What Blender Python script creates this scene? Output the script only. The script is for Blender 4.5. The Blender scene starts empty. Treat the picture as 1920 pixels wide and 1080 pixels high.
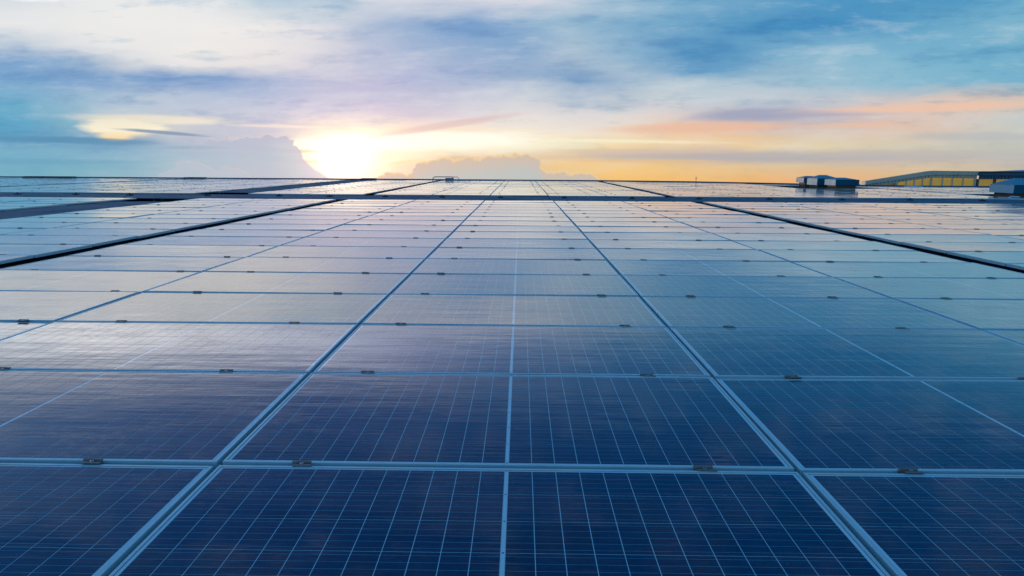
import bpy, math, random
from mathutils import Matrix, Vector, Euler
R = math.radians
random.seed(7)
scene = bpy.context.scene
COL = scene.collection

# ------------------------------------------------------------------ camera
TILT = R(1.9)                                   # the roof climbs away from the camera
T = Matrix.Rotation(TILT, 4, 'X')               # roof coordinates -> world
CAMM = Matrix(((0.9998962, -0.0084429, 0.0116784, 1.0545),
               (0.0130426, 0.1855570, -0.9825469, -2.1202),
               (0.0061285, 0.9825972, 0.1856478, 1.0354),
               (0, 0, 0, 1)))
FPX = 1221.7
cd = bpy.data.cameras.new('camera')
cd.sensor_width = 36.0
cd.lens = FPX / 1920 * 36.0
cd.clip_start = 0.02
cd.clip_end = 20000
cam = bpy.data.objects.new('camera', cd)
COL.objects.link(cam)
cam.matrix_world = T @ CAMM
scene.camera = cam

# ------------------------------------------------------------------ view
vs = scene.view_settings
vs.view_transform = 'Standard'
vs.look = 'None'
vs.exposure = 0.0
vs.gamma = 1.0
vs.use_curve_mapping = False

scene.cycles.max_bounces = 5
scene.cycles.diffuse_bounces = 2
scene.cycles.glossy_bounces = 3

# ------------------------------------------------------------------ sun
SUN_AZ = R(15.0)       # degrees left of the roof's fall line
SUN_EL = R(1.55)
sd = bpy.data.lights.new('sun', 'SUN')
sd.energy = 2.0
sd.angle = R(0.5)
sd.color = (1.0, 0.78, 0.52)
sun = bpy.data.objects.new('sun', sd)
COL.objects.link(sun)
sdir = Vector((-math.sin(SUN_AZ) * math.cos(SUN_EL), math.cos(SUN_AZ) * math.cos(SUN_EL), math.sin(SUN_EL)))
sun.rotation_euler = sdir.to_track_quat('Z', 'Y').to_euler()
sun.location = sdir * 200

# ------------------------------------------------------------------ sky
SKY_ROWS = [
    (0.0006, "091228289 091228289 104233291 130242296 156251301 186261306 224276311 274295311 435353273 458346252 386296244 376282221 376275195 420264132 452254087 442247092 432240096 422233100 409228106 388228117 368228128 347228139 326228150 322228152 322228152"),
    (0.0150, "091240309 091240309 092240309 095242309 125256318 196290340 230296340 286312335 397382353 479384302 402327274 336313283 325307263 420305172 498302103 493293103 483282107 467267115 448257123 423257129 397257142 371257158 345257173 340257176 340257176"),
    (0.0308, "081228315 081228315 083229315 087232315 115246321 183278338 216286347 277296323 394372332 491405300 395314255 398305219 423305175 473325146 489328136 467313139 437306163 400305185 379293192 369286198 383300204 358293214 312276226 305273228 305273228"),
    (0.0459, "091234322 091234322 094235324 101236328 128247333 160260338 193271347 238280346 500417284 489441354 435340235 415316224 445333217 457340190 397302205 333270223 290253233 261244242 271251248 286260251 301270251 293273254 275273257 273273257 273273257"),
    (0.0655, "049181295 049181295 051179293 057176289 077187289 219276340 225279356 219260337 448426350 500487394 500466354 500455314 500440289 499421268 490387240 477361218 461340201 440351218 416351232 384333241 342318257 303304273 290299273 289299273 289299273"),
    (0.0873, "051201315 051201315 054206318 103238322 248303326 317327339 263299363 266294367 447379325 496438339 466385331 474417358 472433382 464421371 456394338 449310234 436273189 345265235 383322282 396307253 387297239 334321289 307316289 305315289 305315289"),
    (0.1091, "071223329 071223329 076226330 152262339 250311362 268315370 266307376 266299382 304315388 313303371 330312372 377358386 405390393 391380385 400380376 395352341 306275303 230230295 268252301 379290263 393316278 355329310 307329322 305329322 305329322"),
    (0.1298, "094228340 094228340 107235343 156260355 220297372 247303378 219282376 206267374 241273376 243269370 248274369 286314382 325353386 221280352 260305355 330353373 305340373 284324363 289310343 339311316 381311285 398304257 376299257 376299257 376299257"),
    (0.1528, "112223347 112223347 109217344 101199336 096191334 085178327 091184332 152223351 218256365 226251365 200246365 192252358 164240340 090181308 210280350 266325368 242312365 215303360 186292356 153277353 126263347 111251338 097240329 097240329 097240329"),
    (0.1756, "103201340 103201340 108207342 151240353 275318372 416419427 418411414 396390406 328339396 252285379 209257367 188247358 155231342 195267344 193274350 083197316 081198316 152257340 152273351 141274353 115254341 103244335 094237329 094237329 094237329"),
    (0.1982, "305351396 305351396 317358400 383400422 428434440 451448444 457448436 434425429 341351397 260295380 205265369 153234349 120213335 212286354 134241341 047160293 054172299 102228330 128257347 122257347 103244339 091234332 091234329 091234329 091234329"),
    (0.2318, "448448448 448448448 449449449 458456452 466463455 467463454 464460451 452449445 374385419 227283372 140224344 088185330 124222340 165262351 134243339 090210323 061181307 032152289 031148289 039168303 082218325 114250338 137273347 137273347 137273347"),
    (0.2687, "365396427 365396427 369398429 426437445 452458457 441452455 406429445 242324387 236319382 327359404 371384421 397400426 376384422 270327389 181277360 117239338 089212322 066190312 045171305 042166294 051181301 075213322 094234333 094234333 094234333"),
    (0.3100, "680745807 801836871 923926934 981964964 911900926 841835888 771771850 701706812 587601730 451476627 315351525 219280449 123210374 090188346 057167317 033150296 026142287 018134279 017134281 018139288 019144295 030162302 041180309 053199316 064217322"),
    (0.3850, "305340403 286321396 267302388 247283380 228264373 202241360 176218347 150196334 132180324 117169316 103157309 083150302 064144295 049133283 034122271 023114261 019110255 014106248 014108249 015114253 017120258 018126262 020132267 021138271 023144276"),
    (0.4700, "086164315 077151302 068138289 059125276 050111263 041098250 035092243 031089238 027085234 023082230 019079225 015075221 011072217 009070210 007068204 005066197 003064191 004066193 004068196 005070199 005072201 005075204 006077206 006079209 006081212"),
    (0.7000, "010072206 009069202 008066197 006063193 005059188 004056183 003053179 003051175 002050171 002049168 002048164 001047161 001047157 001047157 001047158 001048158 001048159 001048159 001049159 001049160 001050160 001050160 001050161 001051161 001051162"),
    (1.4000, "006086214 006085214 006084213 005083212 005082212 005081211 004080210 004079210 004079209 003078208 003077208 003076207 002075206 002075206 002075206 002075206 002075206 002075206 002075206 002075206 002075206 002075206 002075206 002075206 002075206"),
]



class G:
    """tiny helper to write node maths"""
    def __init__(self, nt):
        self.nt = nt
        self.N = nt.nodes
        self.L = nt.links

    def put(self, sock, v):
        if v is None:
            return
        if isinstance(v, bpy.types.NodeSocket):
            self.L.new(v, sock)
        else:
            if sock.type in ('RGBA',) and len(v) == 3:
                v = (*v, 1.0)
            sock.default_value = v

    def m(self, op, a, b=None, c=None, clamp=False):
        n = self.N.new('ShaderNodeMath')
        n.operation = op
        n.use_clamp = clamp
        self.put(n.inputs[0], a)
        self.put(n.inputs[1], b)
        self.put(n.inputs[2], c)
        return n.outputs[0]

    def add(self, a, b): return self.m('ADD', a, b)
    def sub(self, a, b): return self.m('SUBTRACT', a, b)
    def mul(self, a, b): return self.m('MULTIPLY', a, b)
    def div(self, a, b): return self.m('DIVIDE', a, b)
    def mx(self, a, b): return self.m('MAXIMUM', a, b)
    def mn(self, a, b): return self.m('MINIMUM', a, b)

    def ss(self, x, lo, hi):
        n = self.N.new('ShaderNodeMapRange')
        n.interpolation_type = 'SMOOTHSTEP'
        self.put(n.inputs['Value'], x)
        n.inputs['From Min'].default_value = lo
        n.inputs['From Max'].default_value = hi
        return n.outputs[0]

    def lin(self, x, lo, hi, a=0.0, b=1.0):
        n = self.N.new('ShaderNodeMapRange')
        self.put(n.inputs['Value'], x)
        n.inputs['From Min'].default_value = lo
        n.inputs['From Max'].default_value = hi
        n.inputs['To Min'].default_value = a
        n.inputs['To Max'].default_value = b
        return n.outputs[0]

    def xyz(self, x, y, z=0.0):
        n = self.N.new('ShaderNodeCombineXYZ')
        self.put(n.inputs[0], x)
        self.put(n.inputs[1], y)
        self.put(n.inputs[2], z)
        return n.outputs[0]

    def sep(self, v):
        n = self.N.new('ShaderNodeSeparateXYZ')
        self.put(n.inputs[0], v)
        return n.outputs

    def noise(self, vec, scale=1.0, detail=4.0, rough=0.5, out=0):
        n = self.N.new('ShaderNodeTexNoise')
        self.put(n.inputs['Vector'], vec)
        n.inputs['Scale'].default_value = scale
        n.inputs['Detail'].default_value = detail
        n.inputs['Roughness'].default_value = rough
        return n.outputs[out]

    def mix(self, f, a, b, blend='MIX'):
        n = self.N.new('ShaderNodeMix')
        n.data_type = 'RGBA'
        n.blend_type = blend
        self.put(n.inputs[0], f)
        self.put(n.inputs[6], a)
        self.put(n.inputs[7], b)
        return n.outputs[2]

    def ramp(self, f, stops):
        n = self.N.new('ShaderNodeValToRGB')
        e = n.color_ramp.elements
        while len(e) < len(stops):
            e.new(0.5)
        for i, (p, c) in enumerate(stops):
            e[i].position = p
            e[i].color = (*c, 1)
        self.put(n.inputs[0], f)
        return n.outputs[0]

    def curve(self, x, pts, lo, hi, vmax):
        """piecewise curve y(x), x in lo..hi, y in 0..vmax"""
        st = [((px - lo) / (hi - lo), (py / vmax,) * 3) for px, py in pts]
        t = self.ramp(self.lin(x, lo, hi), st)
        return self.mul(t, vmax)


def s2l(r, g, b):
    return tuple((v / 255 / 12.92) if v <= 10 else ((v / 255 + .055) / 1.055) ** 2.4 for v in (r, g, b))


world = bpy.data.worlds.new('World')
scene.world = world
world.use_nodes = True
wt = world.node_tree
wt.nodes.clear()
g = G(wt)
tc = g.N.new('ShaderNodeTexCoord')
dx, dy, dz = g.sep(tc.outputs['Generated'])
fwd = g.mx(dy, 0.12)
u0 = g.div(dx, fwd)
v0 = g.div(dz, fwd)
# wind-combed warp, finer towards the horizon as a real cloud layer is
zz = g.add(g.mx(v0, 0.0), 0.09)
pu = g.div(u0, zz)
pv = g.div(1.0, zz)
cl = g.xyz(pu, pv, 0.3)
wn1 = g.N.new('ShaderNodeTexNoise'); g.put(wn1.inputs['Vector'], g.xyz(g.mul(u0, 3.2), g.mul(v0, 14.0), 2.0))
wn1.inputs['Scale'].default_value = 1.3; wn1.inputs['Detail'].default_value = 4; wn1.inputs['Roughness'].default_value = 0.6
w1 = g.sep(wn1.outputs[1])
wn2 = g.N.new('ShaderNodeTexNoise'); g.put(wn2.inputs['Vector'], g.xyz(g.add(g.mul(u0, 8.0), g.mul(v0, -9.0)), g.mul(v0, 44.0), 5.0))
wn2.inputs['Scale'].default_value = 1.0; wn2.inputs['Detail'].default_value = 5; wn2.inputs['Roughness'].default_value = 0.62
w2 = g.sep(wn2.outputs[1])
amp = g.lin(v0, 0.0, 0.3, 0.35, 1.0)
u = g.add(u0, g.mul(amp, g.add(g.mul(g.sub(w1[0], .5), 0.16), g.mul(g.sub(w2[0], .5), 0.06))))
v = g.add(v0, g.mul(amp, g.add(g.mul(g.sub(w1[1], .5), 0.055), g.mul(g.sub(w2[1], .5), 0.032))))
tu = g.lin(u, -0.9, 0.9)
col = None
pvv = None
for vv, txt in SKY_ROWS:
    cs = [tuple(int(h[i:i + 3]) / 500 for i in (0, 3, 6)) for h in txt.split()]
    r = g.ramp(tu, [(i / (len(cs) - 1), c) for i, c in enumerate(cs)])
    if col is None:
        col = r
    else:
        col = g.mix(g.lin(v, pvv, vv), col, r)
    pvv = vv
# streaky fine brightness
st1 = g.noise(g.xyz(g.add(g.mul(u0, 7), g.mul(v0, -9)), g.mul(v0, 44.0), 1.0), 1.0, 5, 0.62)
st2 = g.noise(g.xyz(g.mul(u0, 16), g.mul(v0, 48.0), 9.0), 1.0, 5, 0.62)
det = g.add(g.mul(g.sub(st1, .5), 0.75), g.mul(g.sub(st2, .5), 0.75))
st3 = g.noise(g.xyz(g.add(g.mul(u0, 2.6), g.mul(v0, -5.5)), g.mul(v0, 19.0), 14.0), 1.0, 6, 0.66)
det = g.add(det, g.mul(g.sub(st3, .5), 1.1))
det = g.mul(g.m('SIGN', det), g.mx(g.sub(g.m('ABSOLUTE', det), 0.035), 0.0))
det = g.mul(det, g.lin(v0, 0.0, 0.12, 0.25, 1.0))
det = g.m('MINIMUM', g.mx(det, -0.6), 0.6)
wisp = g.m('MAXIMUM', det, 0.0)
col = g.mix(g.mul(wisp, 1.1), col, s2l(236, 240, 244))
dark = g.m('MAXIMUM', g.mul(det, -1.0), 0.0)
col = g.mix(g.mn(g.mul(dark, 2.3), 1.0), col, g.mix(1.0, col, (0.40, 0.62, 0.82), 'MULTIPLY'))

# helper coordinates with crisp billowy edge noise
bn = g.noise(g.xyz(g.mul(u0, 60), g.mul(v0, 75), 4.0), 1.0, 5, 0.6)
vo = g.N.new('ShaderNodeTexVoronoi')
vo.feature = 'SMOOTH_F1'
vo.inputs['Smoothness'].default_value = 0.25
vo.inputs['Scale'].default_value = 1.0
vo.inputs['Detail'].default_value = 1.0
g.put(vo.inputs['Vector'], g.xyz(g.add(g.mul(u0, 62), g.mul(bn, 1.4)), g.add(g.mul(v0, 66), bn), 0.5))
bnc = g.add(g.mul(g.sub(bn, 0.5), 0.55), g.mul(g.sub(0.42, vo.outputs['Distance']), 1.15))
sn = g.noise(g.xyz(g.mul(u0, 14), g.mul(v0, 90), 7.0), 1.0, 4, 0.6)
snc = g.sub(sn, 0.5)


def blob(cx, cy, rx, ry, e=0.3, rag=1.0, slope=0.0, nz=None):
    """soft streaky ellipse mask round (cx, cy)"""
    a = g.sub(u0, cx)
    b = g.sub(g.sub(v0, cy), g.mul(a, slope))
    d = g.add(g.m('POWER', g.m('ABSOLUTE', g.div(a, rx)), 2.0), g.m('POWER', g.m('ABSOLUTE', g.div(b, ry)), 2.0))
    d = g.add(g.m('SQRT', d), g.mul(nz if nz is not None else snc, rag))
    return g.sub(1.0, g.ss(d, 1.0 - e, 1.0 + e))


# sun glow behind the cloud gap
SU, SV = -0.2680, 0.0360
du = g.sub(u0, SU)
dv = g.sub(v0, SV)
rr = g.m('SQRT', g.add(g.mul(du, du), g.mul(g.mul(dv, dv), 1.6)))
# golden window of the left cloud
win = blob(-0.600, 0.0855, 0.060, 0.0150, 0.30, 1.1, -0.02)
win2 = blob(-0.555, 0.0975, 0.11, 0.0065, 0.5, 0.9, -0.02)
win3 = blob(-0.612, 0.073, 0.028, 0.0075, 0.4, 0.9, 0.0)
wm = g.mx(g.mx(win, g.mul(win2, 0.8)), win3)
col = g.mix(wm, col, g.ramp(g.lin(v0, 0.066, 0.105), [(0, (1.0, 0.72, 0.34)), (0.4, (1.0, 0.95, 0.74)), (1, (0.90, 0.82, 0.68))]))
# thin dark lens clouds on the left
for a in ((-0.535, 0.0775, 0.062, 0.0026, -0.075, (128, 160, 190), 0.95), (-0.66, 0.0655, 0.11, 0.0048, -0.03, (84, 150, 190), 0.75),
          (-0.735, 0.066, 0.10, 0.0045, 0.0, (80, 150, 190), 0.6), (-0.50, 0.0560, 0.05, 0.0026, 0.0, (140, 178, 205), 0.7),
          (-0.72, 0.034, 0.13, 0.004, 0.0, (100, 168, 200), 0.5)):
    mk = blob(a[0], a[1], a[2], a[3], 0.45, 0.9, a[4])
    col = g.mix(g.mul(mk, a[6]), col, s2l(*a[5]))
# bright gap right of the sun, thin bright blades
for a in ((-0.16, 0.0800, 0.15, 0.0060, 0.03, (255, 240, 215), 0.55), (0.08, 0.0700, 0.19, 0.0026, -0.01, (255, 246, 212), 0.85),
          (-0.27, 0.0480, 0.085, 0.0300, 0.05, (255, 250, 225), 0.9), (-0.08, 0.0640, 0.16, 0.0150, 0.0, (255, 250, 226), 0.9), (-0.20, 0.0560, 0.10, 0.024, 0.0, (255, 247, 215), 0.8), (-0.16, 0.0670, 0.17, 0.0125, 0.03, (270, 266, 250), 0.98), (-0.28, 0.0560, 0.055, 0.0150, -0.1, (255, 255, 240), 0.9)):
    mk = blob(a[0], a[1], a[2], a[3], 0.5, 0.9, a[4])
    col = g.mix(g.mul(mk, a[6]), col, s2l(*a[5]))
# peach and mauve streaks on the right
for a in ((-0.335, 0.0515, 0.030, 0.0026, 0.0, (240, 190, 150), 0.7), (-0.325, 0.0360, 0.028, 0.0024, 0.0, (248, 205, 150), 0.6), (-0.175, 0.0360, 0.03, 0.003, 0.1, (255, 224, 170), 0.6),
          (-0.12, 0.0900, 0.10, 0.0050, 0.16, (222, 196, 198), 0.7), (-0.36, 0.0880, 0.07, 0.0022, -0.02, (250, 235, 218), 0.6), (0.34, 0.108, 0.075, 0.0085, 0.03, (165, 172, 198), 0.85), (0.44, 0.111, 0.09, 0.0045, 0.0, (180, 180, 200), 0.7),
          (0.27, 0.090, 0.12, 0.0075, 0.02, (245, 196, 166), 0.75), (0.60, 0.120, 0.15, 0.0060, 0.03, (250, 205, 178), 0.8),
          (0.50, 0.094, 0.08, 0.0035, 0.02, (245, 200, 172), 0.6), (0.68, 0.079, 0.10, 0.0060, 0.0, (188, 193, 198), 0.6),
          (0.30, 0.0475, 0.24, 0.0075, 0.0, (188, 184, 188), 0.7), (0.16, 0.0540, 0.13, 0.0040, 0.0, (222, 200, 180), 0.6),
          (0.58, 0.0520, 0.16, 0.0060, 0.0, (194, 190, 188), 0.55), (0.20, 0.040, 0.09, 0.0030, 0.0, (240, 200, 150), 0.6)):
    mk = blob(a[0], a[1], a[2], a[3], 0.55, 1.1, a[4])
    col = g.mix(g.mul(mk, a[6]), col, s2l(*a[5]))


def add_light(c, dist, k, rgb):
    e_ = g.m('EXPONENT', g.mul(dist, -k))
    a_ = g.N.new('ShaderNodeVectorMath'); a_.operation = 'SCALE'; a_.inputs[0].default_value = rgb; g.put(a_.inputs['Scale'], e_)
    b_ = g.N.new('ShaderNodeVectorMath'); b_.operation = 'ADD'; g.put(b_.inputs[0], a_.outputs[0]); g.put(b_.inputs[1], c)
    return b_.outputs[0]


rg = g.mul(g.mn(rr, 3.0), g.mx(g.add(1.0, g.mul(snc, 1.1)), 0.35))
col = add_light(col, rg, 16.0, (0.60, 0.40, 0.24))
col = add_light(col, rg, 78.0, (1.5, 1.4, 1.2))


def bank(pts, rag, soft, top, base, rim, rimw, alpha, fade=None):
    """cumulus bank: silhouette height as a function of bearing, with billowed edge and lit rim"""
    global col
    h = g.curve(g.add(u0, g.mul(bnc, 0.012)), pts, -0.9, 0.9, 0.12)
    d = g.sub(g.add(h, g.mul(bnc, rag)), v0)
    mk = g.mul(g.ss(d, -soft, soft), alpha)
    if fade:
        mk = g.mul(mk, g.ss(u0, *fade))
    c = g.mix(g.ss(d, 0.0, 0.03), top, base)
    c = g.mix(g.mul(g.ss(g.mul(vo.outputs['Distance'], 1.0), 0.25, 0.7), 0.25), c, base)
    c = g.mix(g.mul(g.sub(1.0, g.ss(d, 0.0, rimw)), 0.8), c, rim)
    col = g.mix(mk, col, c)


bank([(-0.9, 0.0), (-0.62, 0.0), (-0.56, 0.050), (-0.47, 0.0730), (-0.40, 0.0790), (-0.365, 0.0800), (-0.347, 0.0740), (-0.338, 0.064), (-0.345, 0.056), (-0.336, 0.048), (-0.322, 0.034), (-0.300, 0.019), (-0.272, 0.008), (-0.25, 0.0), (0.9, 0.0)],
     0.011, 0.0034, s2l(180, 190, 216), s2l(168, 196, 216), s2l(250, 222, 200), 0.0030, 0.82, (-0.56, -0.37))
bank([(-0.9, 0.0), (-0.56, 0.0), (-0.55, 0.022), (-0.52, 0.040), (-0.49, 0.036), (-0.47, 0.026), (-0.45, 0.031), (-0.42, 0.024), (-0.40, 0.0), (0.9, 0.0)],
     0.009, 0.0016, s2l(186, 200, 216), s2l(176, 202, 218), s2l(220, 208, 205), 0.0025, 0.6)
bank([(-0.9, 0.0), (-0.225, 0.0), (-0.213, 0.020), (-0.196, 0.0255), (-0.178, 0.0215), (-0.168, 0.024), (-0.160, 0.040), (-0.138, 0.0450), (-0.088, 0.0445),
      (-0.044, 0.0500), (0.006, 0.0525), (0.022, 0.0480), (0.030, 0.0262), (0.060, 0.0255), (0.084, 0.0262), (0.103, 0.0255), (0.122, 0.008), (0.128, 0.0), (0.9, 0.0)],
     0.0075, 0.0012, s2l(216, 194, 176), s2l(190, 202, 202), s2l(255, 222, 155), 0.0050, 0.95)
col = add_light(col, rr, 8.0, (0.13, 0.055, 0.06))
col = add_light(col, rr, 42.0, (0.9, 0.8, 0.7))
# the rest of the sky, behind and far to the sides
el = g.m('ARCSINE', g.mx(g.mn(dz, 1.0), -1.0))
gen = g.ramp(g.lin(el, -0.2, 1.3), [(0.0, s2l(140, 158, 172)), (0.13, s2l(165, 194, 218)), (0.3, s2l(105, 165, 212)), (0.6, s2l(48, 128, 188)), (1.0, s2l(34, 116, 180))])
gn = g.noise(g.xyz(g.div(dx, g.add(g.mx(dz, 0.0), .15)), g.div(dy, g.add(g.mx(dz, 0.0), .15)), 0.0), 0.9, 6, 0.6)
gen = g.mix(g.mul(g.ss(gn, 0.45, 0.75), 0.45), gen, s2l(165, 200, 225))
col = g.mix(g.ss(dy, 0.30, 0.62), gen, col)

sky = g.N.new('ShaderNodeTexSky')
sky.sky_type = 'NISHITA'
sky.sun_disc = False
sky.sun_elevation = SUN_EL
sky.sun_rotation = -SUN_AZ
b1 = g.N.new('ShaderNodeBackground')
g.put(b1.inputs[0], sky.outputs[0])
b1.inputs[1].default_value = 0.05
b2 = g.N.new('ShaderNodeBackground')
g.put(b2.inputs[0], col)
b2.inputs[1].default_value = 0.97
ad = g.N.new('ShaderNodeMixShader')          # thin cloud veil over the clear sky
ad.inputs[0].default_value = 0.92
g.L.new(b1.outputs[0], ad.inputs[1])
g.L.new(b2.outputs[0], ad.inputs[2])
wo = g.N.new('ShaderNodeOutputWorld')
g.L.new(ad.outputs[0], wo.inputs[0])
world.cycles.sampling_method = 'MANUAL'
world.cycles.sample_map_resolution = 512


# ================================================================== materials
def material(name):
    m = bpy.data.materials.new(name)
    m.use_nodes = True
    m.node_tree.nodes.clear()
    q = G(m.node_tree)
    p = q.N.new('ShaderNodeBsdfPrincipled')
    o = q.N.new('ShaderNodeOutputMaterial')
    q.L.new(p.outputs[0], o.inputs[0])
    return m, q, p


def world_pos(q):
    return q.N.new('ShaderNodeNewGeometry').outputs['Position']


def glass_finish(q, p, pan, yedge=None):
    """tempered front glass: slight sag between the frame, faint roller waves, dust film"""
    pos = world_pos(q)
    px, py, pz = q.sep(pos)
    dust = q.noise(q.xyz(q.mul(px, 1.0), q.mul(py, 2.2), pz), 1.6, 6, 0.62)
    fine = q.noise(pos, 38.0, 4, 0.6)
    smear = q.noise(q.xyz(q.mul(px, 0.55), q.mul(py, 7.0), pz), 1.0, 5, 0.6)
    rough = q.add(GLASS_ROUGH, q.mul(q.ss(q.add(q.mul(dust, .7), q.mul(fine, .3)), 0.48, 0.66), 0.13))
    q.put(p.inputs['Roughness'], rough)
    p.inputs['IOR'].default_value = GLASS_IOR
    p.inputs['Coat Weight'].default_value = 0.75         # clear front face over the laminate
    p.inputs['Coat IOR'].default_value = 1.5
    q.put(p.inputs['Coat Roughness'], q.add(q.mul(rough, 0.6), -0.01))
    wv = q.add(q.mul(smear, 0.0014), q.mul(q.noise(q.xyz(px, q.mul(py, 1.8), pz), 2.3, 3, 0.5), 0.0016))
    if pan is not None:
        ux, uy = pan
        wv = q.add(wv, q.add(q.mul(q.mul(uy, uy), 0.0065), q.mul(q.mul(ux, ux), 0.0012)))
    b = q.N.new('ShaderNodeBump')
    b.inputs['Strength'].default_value = 1.0
    b.inputs['Distance'].default_value = 1.0
    q.put(b.inputs['Height'], wv)
    q.L.new(b.outputs[0], p.inputs['Normal'])
    q.L.new(b.outputs[0], p.inputs['Coat Normal'])
    film = q.mul(q.ss(q.add(q.mul(dust, .75), q.mul(fine, .25)), 0.48, 0.70), 0.05)
    sp = q.N.new('ShaderNodeTexVoronoi')
    q.put(sp.inputs['Vector'], pos)
    sp.inputs['Scale'].default_value = 16.0
    spot = q.mul(q.m('LESS_THAN', sp.outputs['Distance'], q.mul(q.ss(dust, 0.45, 0.7), 0.10)), 0.30)
    film = q.mx(film, spot)
    if pan is not None:
        # silt washed against the lower frame edge
        silt = q.mul(q.ss(q.add(q.mul(pan[1], -1.0), q.mul(q.sub(smear, 0.5), 0.10)), 0.435, 0.50), q.ss(dust, 0.3, 0.7))
        film = q.mx(film, q.mul(silt, 0.30))
    return film


GLASS_ROUGH = 0.085
GLASS_IOR = 1.5
CP, CW = 0.08125, 0.0788            # half cell pitch and width
RP, RW = 0.1600, 0.1577             # cell pitch and length
HS = 0.0075                         # half of the centre strip
CELLC = (0.006, 0.020, 0.090)
LINEC = (0.10, 0.50, 0.62)
BACKC = (0.72, 0.90, 0.93)
DUSTC = (0.22, 0.29, 0.32)


def cell_colour(q, base_rand, pos):
    vg = q.N.new('ShaderNodeTexVoronoi')
    q.put(vg.inputs['Vector'], pos)
    vg.inputs['Scale'].default_value = 70.0
    gr = q.sep(vg.outputs['Color'])[0]
    big = q.noise(pos, 0.9, 3, 0.5)
    f = q.add(q.add(q.mul(base_rand, 0.40), q.mul(gr, 0.40)), q.mul(q.sub(big, 0.35), 0.5))
    return q.mix(f, (0.0002, 0.008, 0.031), (0.0006, 0.025, 0.090))


# printed cell sheet (far modules)
m, q, p = material('module_sheet')
uvn = q.N.new('ShaderNodeUVMap')
ux, uy, _ = q.sep(uvn.outputs[0])
ax = q.sub(q.m('ABSOLUTE', ux), HS)
ay = q.add(uy, 3 * RP)
fx = q.m('FLOORED_MODULO', ax, CP)
fy = q.m('FLOORED_MODULO', ay, RP)


def step(q, a, b): return q.m('LESS_THAN', a, b)


inx = q.mul(step(q, fx, CW), q.mul(step(q, 0.0, ax), step(q, ax, 12 * CP - 0.0026)))
iny = q.mul(step(q, fy, RW), q.mul(step(q, 0.0, ay), step(q, ay, 6 * RP)))
cell = q.mul(inx, iny)
bus = step(q, q.m('ABSOLUTE', q.sub(q.m('FLOORED_MODULO', fy, RW / 5), RW / 10)), 0.0006)
wn = q.N.new('ShaderNodeTexWhiteNoise')
oi = q.N.new('ShaderNodeObjectInfo')
q.put(wn.inputs['Vector'], q.xyz(q.m('FLOOR', q.div(ux, CP)), q.m('FLOOR', q.div(ay, RP)), q.mul(oi.outputs['Random'], 31.0)))
cc = cell_colour(q, wn.outputs[0], world_pos(q))
c = q.mix(cell, BACKC, q.mix(q.mul(bus, 0.8), cc, LINEC))
dust = glass_finish(q, p, (ux, uy))
q.put(p.inputs['Base Color'], q.mix(dust, c, DUSTC))
M_SHEET = m

# white laminate under the separately built cells
m, q, p = material('white_laminate')
uvn = q.N.new('ShaderNodeUVMap')
ux, uy, _ = q.sep(uvn.outputs[0])
ay = q.add(uy, 3 * RP)
dot = q.mul(step(q, q.m('ABSOLUTE', ux), 0.0028), step(q, q.m('ABSOLUTE', q.sub(q.m('FLOORED_MODULO', q.add(ay, 0.02), RP), 0.02)), 0.0035))
edge = q.mul(step(q, q.m('ABSOLUTE', ux), HS), step(q, HS - 0.0022, q.m('ABSOLUTE', ux)))
c = q.mix(q.mul(dot, 0.85), q.mix(q.mul(edge, 0.35), BACKC, (0.3, 0.4, 0.45)), (0.05, 0.07, 0.10))
dust = glass_finish(q, p, (ux, uy))
q.put(p.inputs['Base Color'], q.mix(dust, c, DUSTC))
M_BACK = m

# one silicon half cell with five busbars
m, q, p = material('silicon_cell')
uvn = q.N.new('ShaderNodeUVMap')
ux, uy, _ = q.sep(uvn.outputs[0])
bus = step(q, q.m('ABSOLUTE', q.sub(q.m('FLOORED_MODULO', q.add(uy, RW / 2), RW / 5), RW / 10)), 0.0006)
fing = step(q, q.m('FLOORED_MODULO', ux, 0.0016), 0.0002)
oi = q.N.new('ShaderNodeObjectInfo')
cc = cell_colour(q, oi.outputs['Random'], world_pos(q))
c = q.mix(q.mul(bus, 0.8), q.mix(q.mul(fing, 0.06), cc, LINEC), LINEC)
dust = glass_finish(q, p, None)
q.put(p.inputs['Base Color'], q.mix(dust, c, DUSTC))
M_CELL = m


def metal(name, base, rough, metallic=1.0, grime=0.25, scale=3.0, stretch=(1, 1, 1), matte=False):
    m, q, p = material(name)
    px, py, pz = q.sep(world_pos(q))
    pos = q.xyz(q.mul(px, stretch[0]), q.mul(py, stretch[1]), q.mul(pz, stretch[2]))
    n = q.noise(pos, scale, 6, 0.65)
    n2 = q.noise(pos, scale * 14, 3, 0.6)
    f = q.mul(q.ss(q.add(q.mul(n, .7), q.mul(n2, .3)), 0.42, 0.7), grime)
    q.put(p.inputs['Base Color'], q.mix(f, base, tuple(v * 0.45 + 0.01 for v in base)))
    p.inputs['Metallic'].default_value = metallic
    q.put(p.inputs['Roughness'], q.add(rough, q.mul(f, 0.35)))
    if matte:
        p.inputs['Specular IOR Level'].default_value = 0.12
    return m


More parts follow.
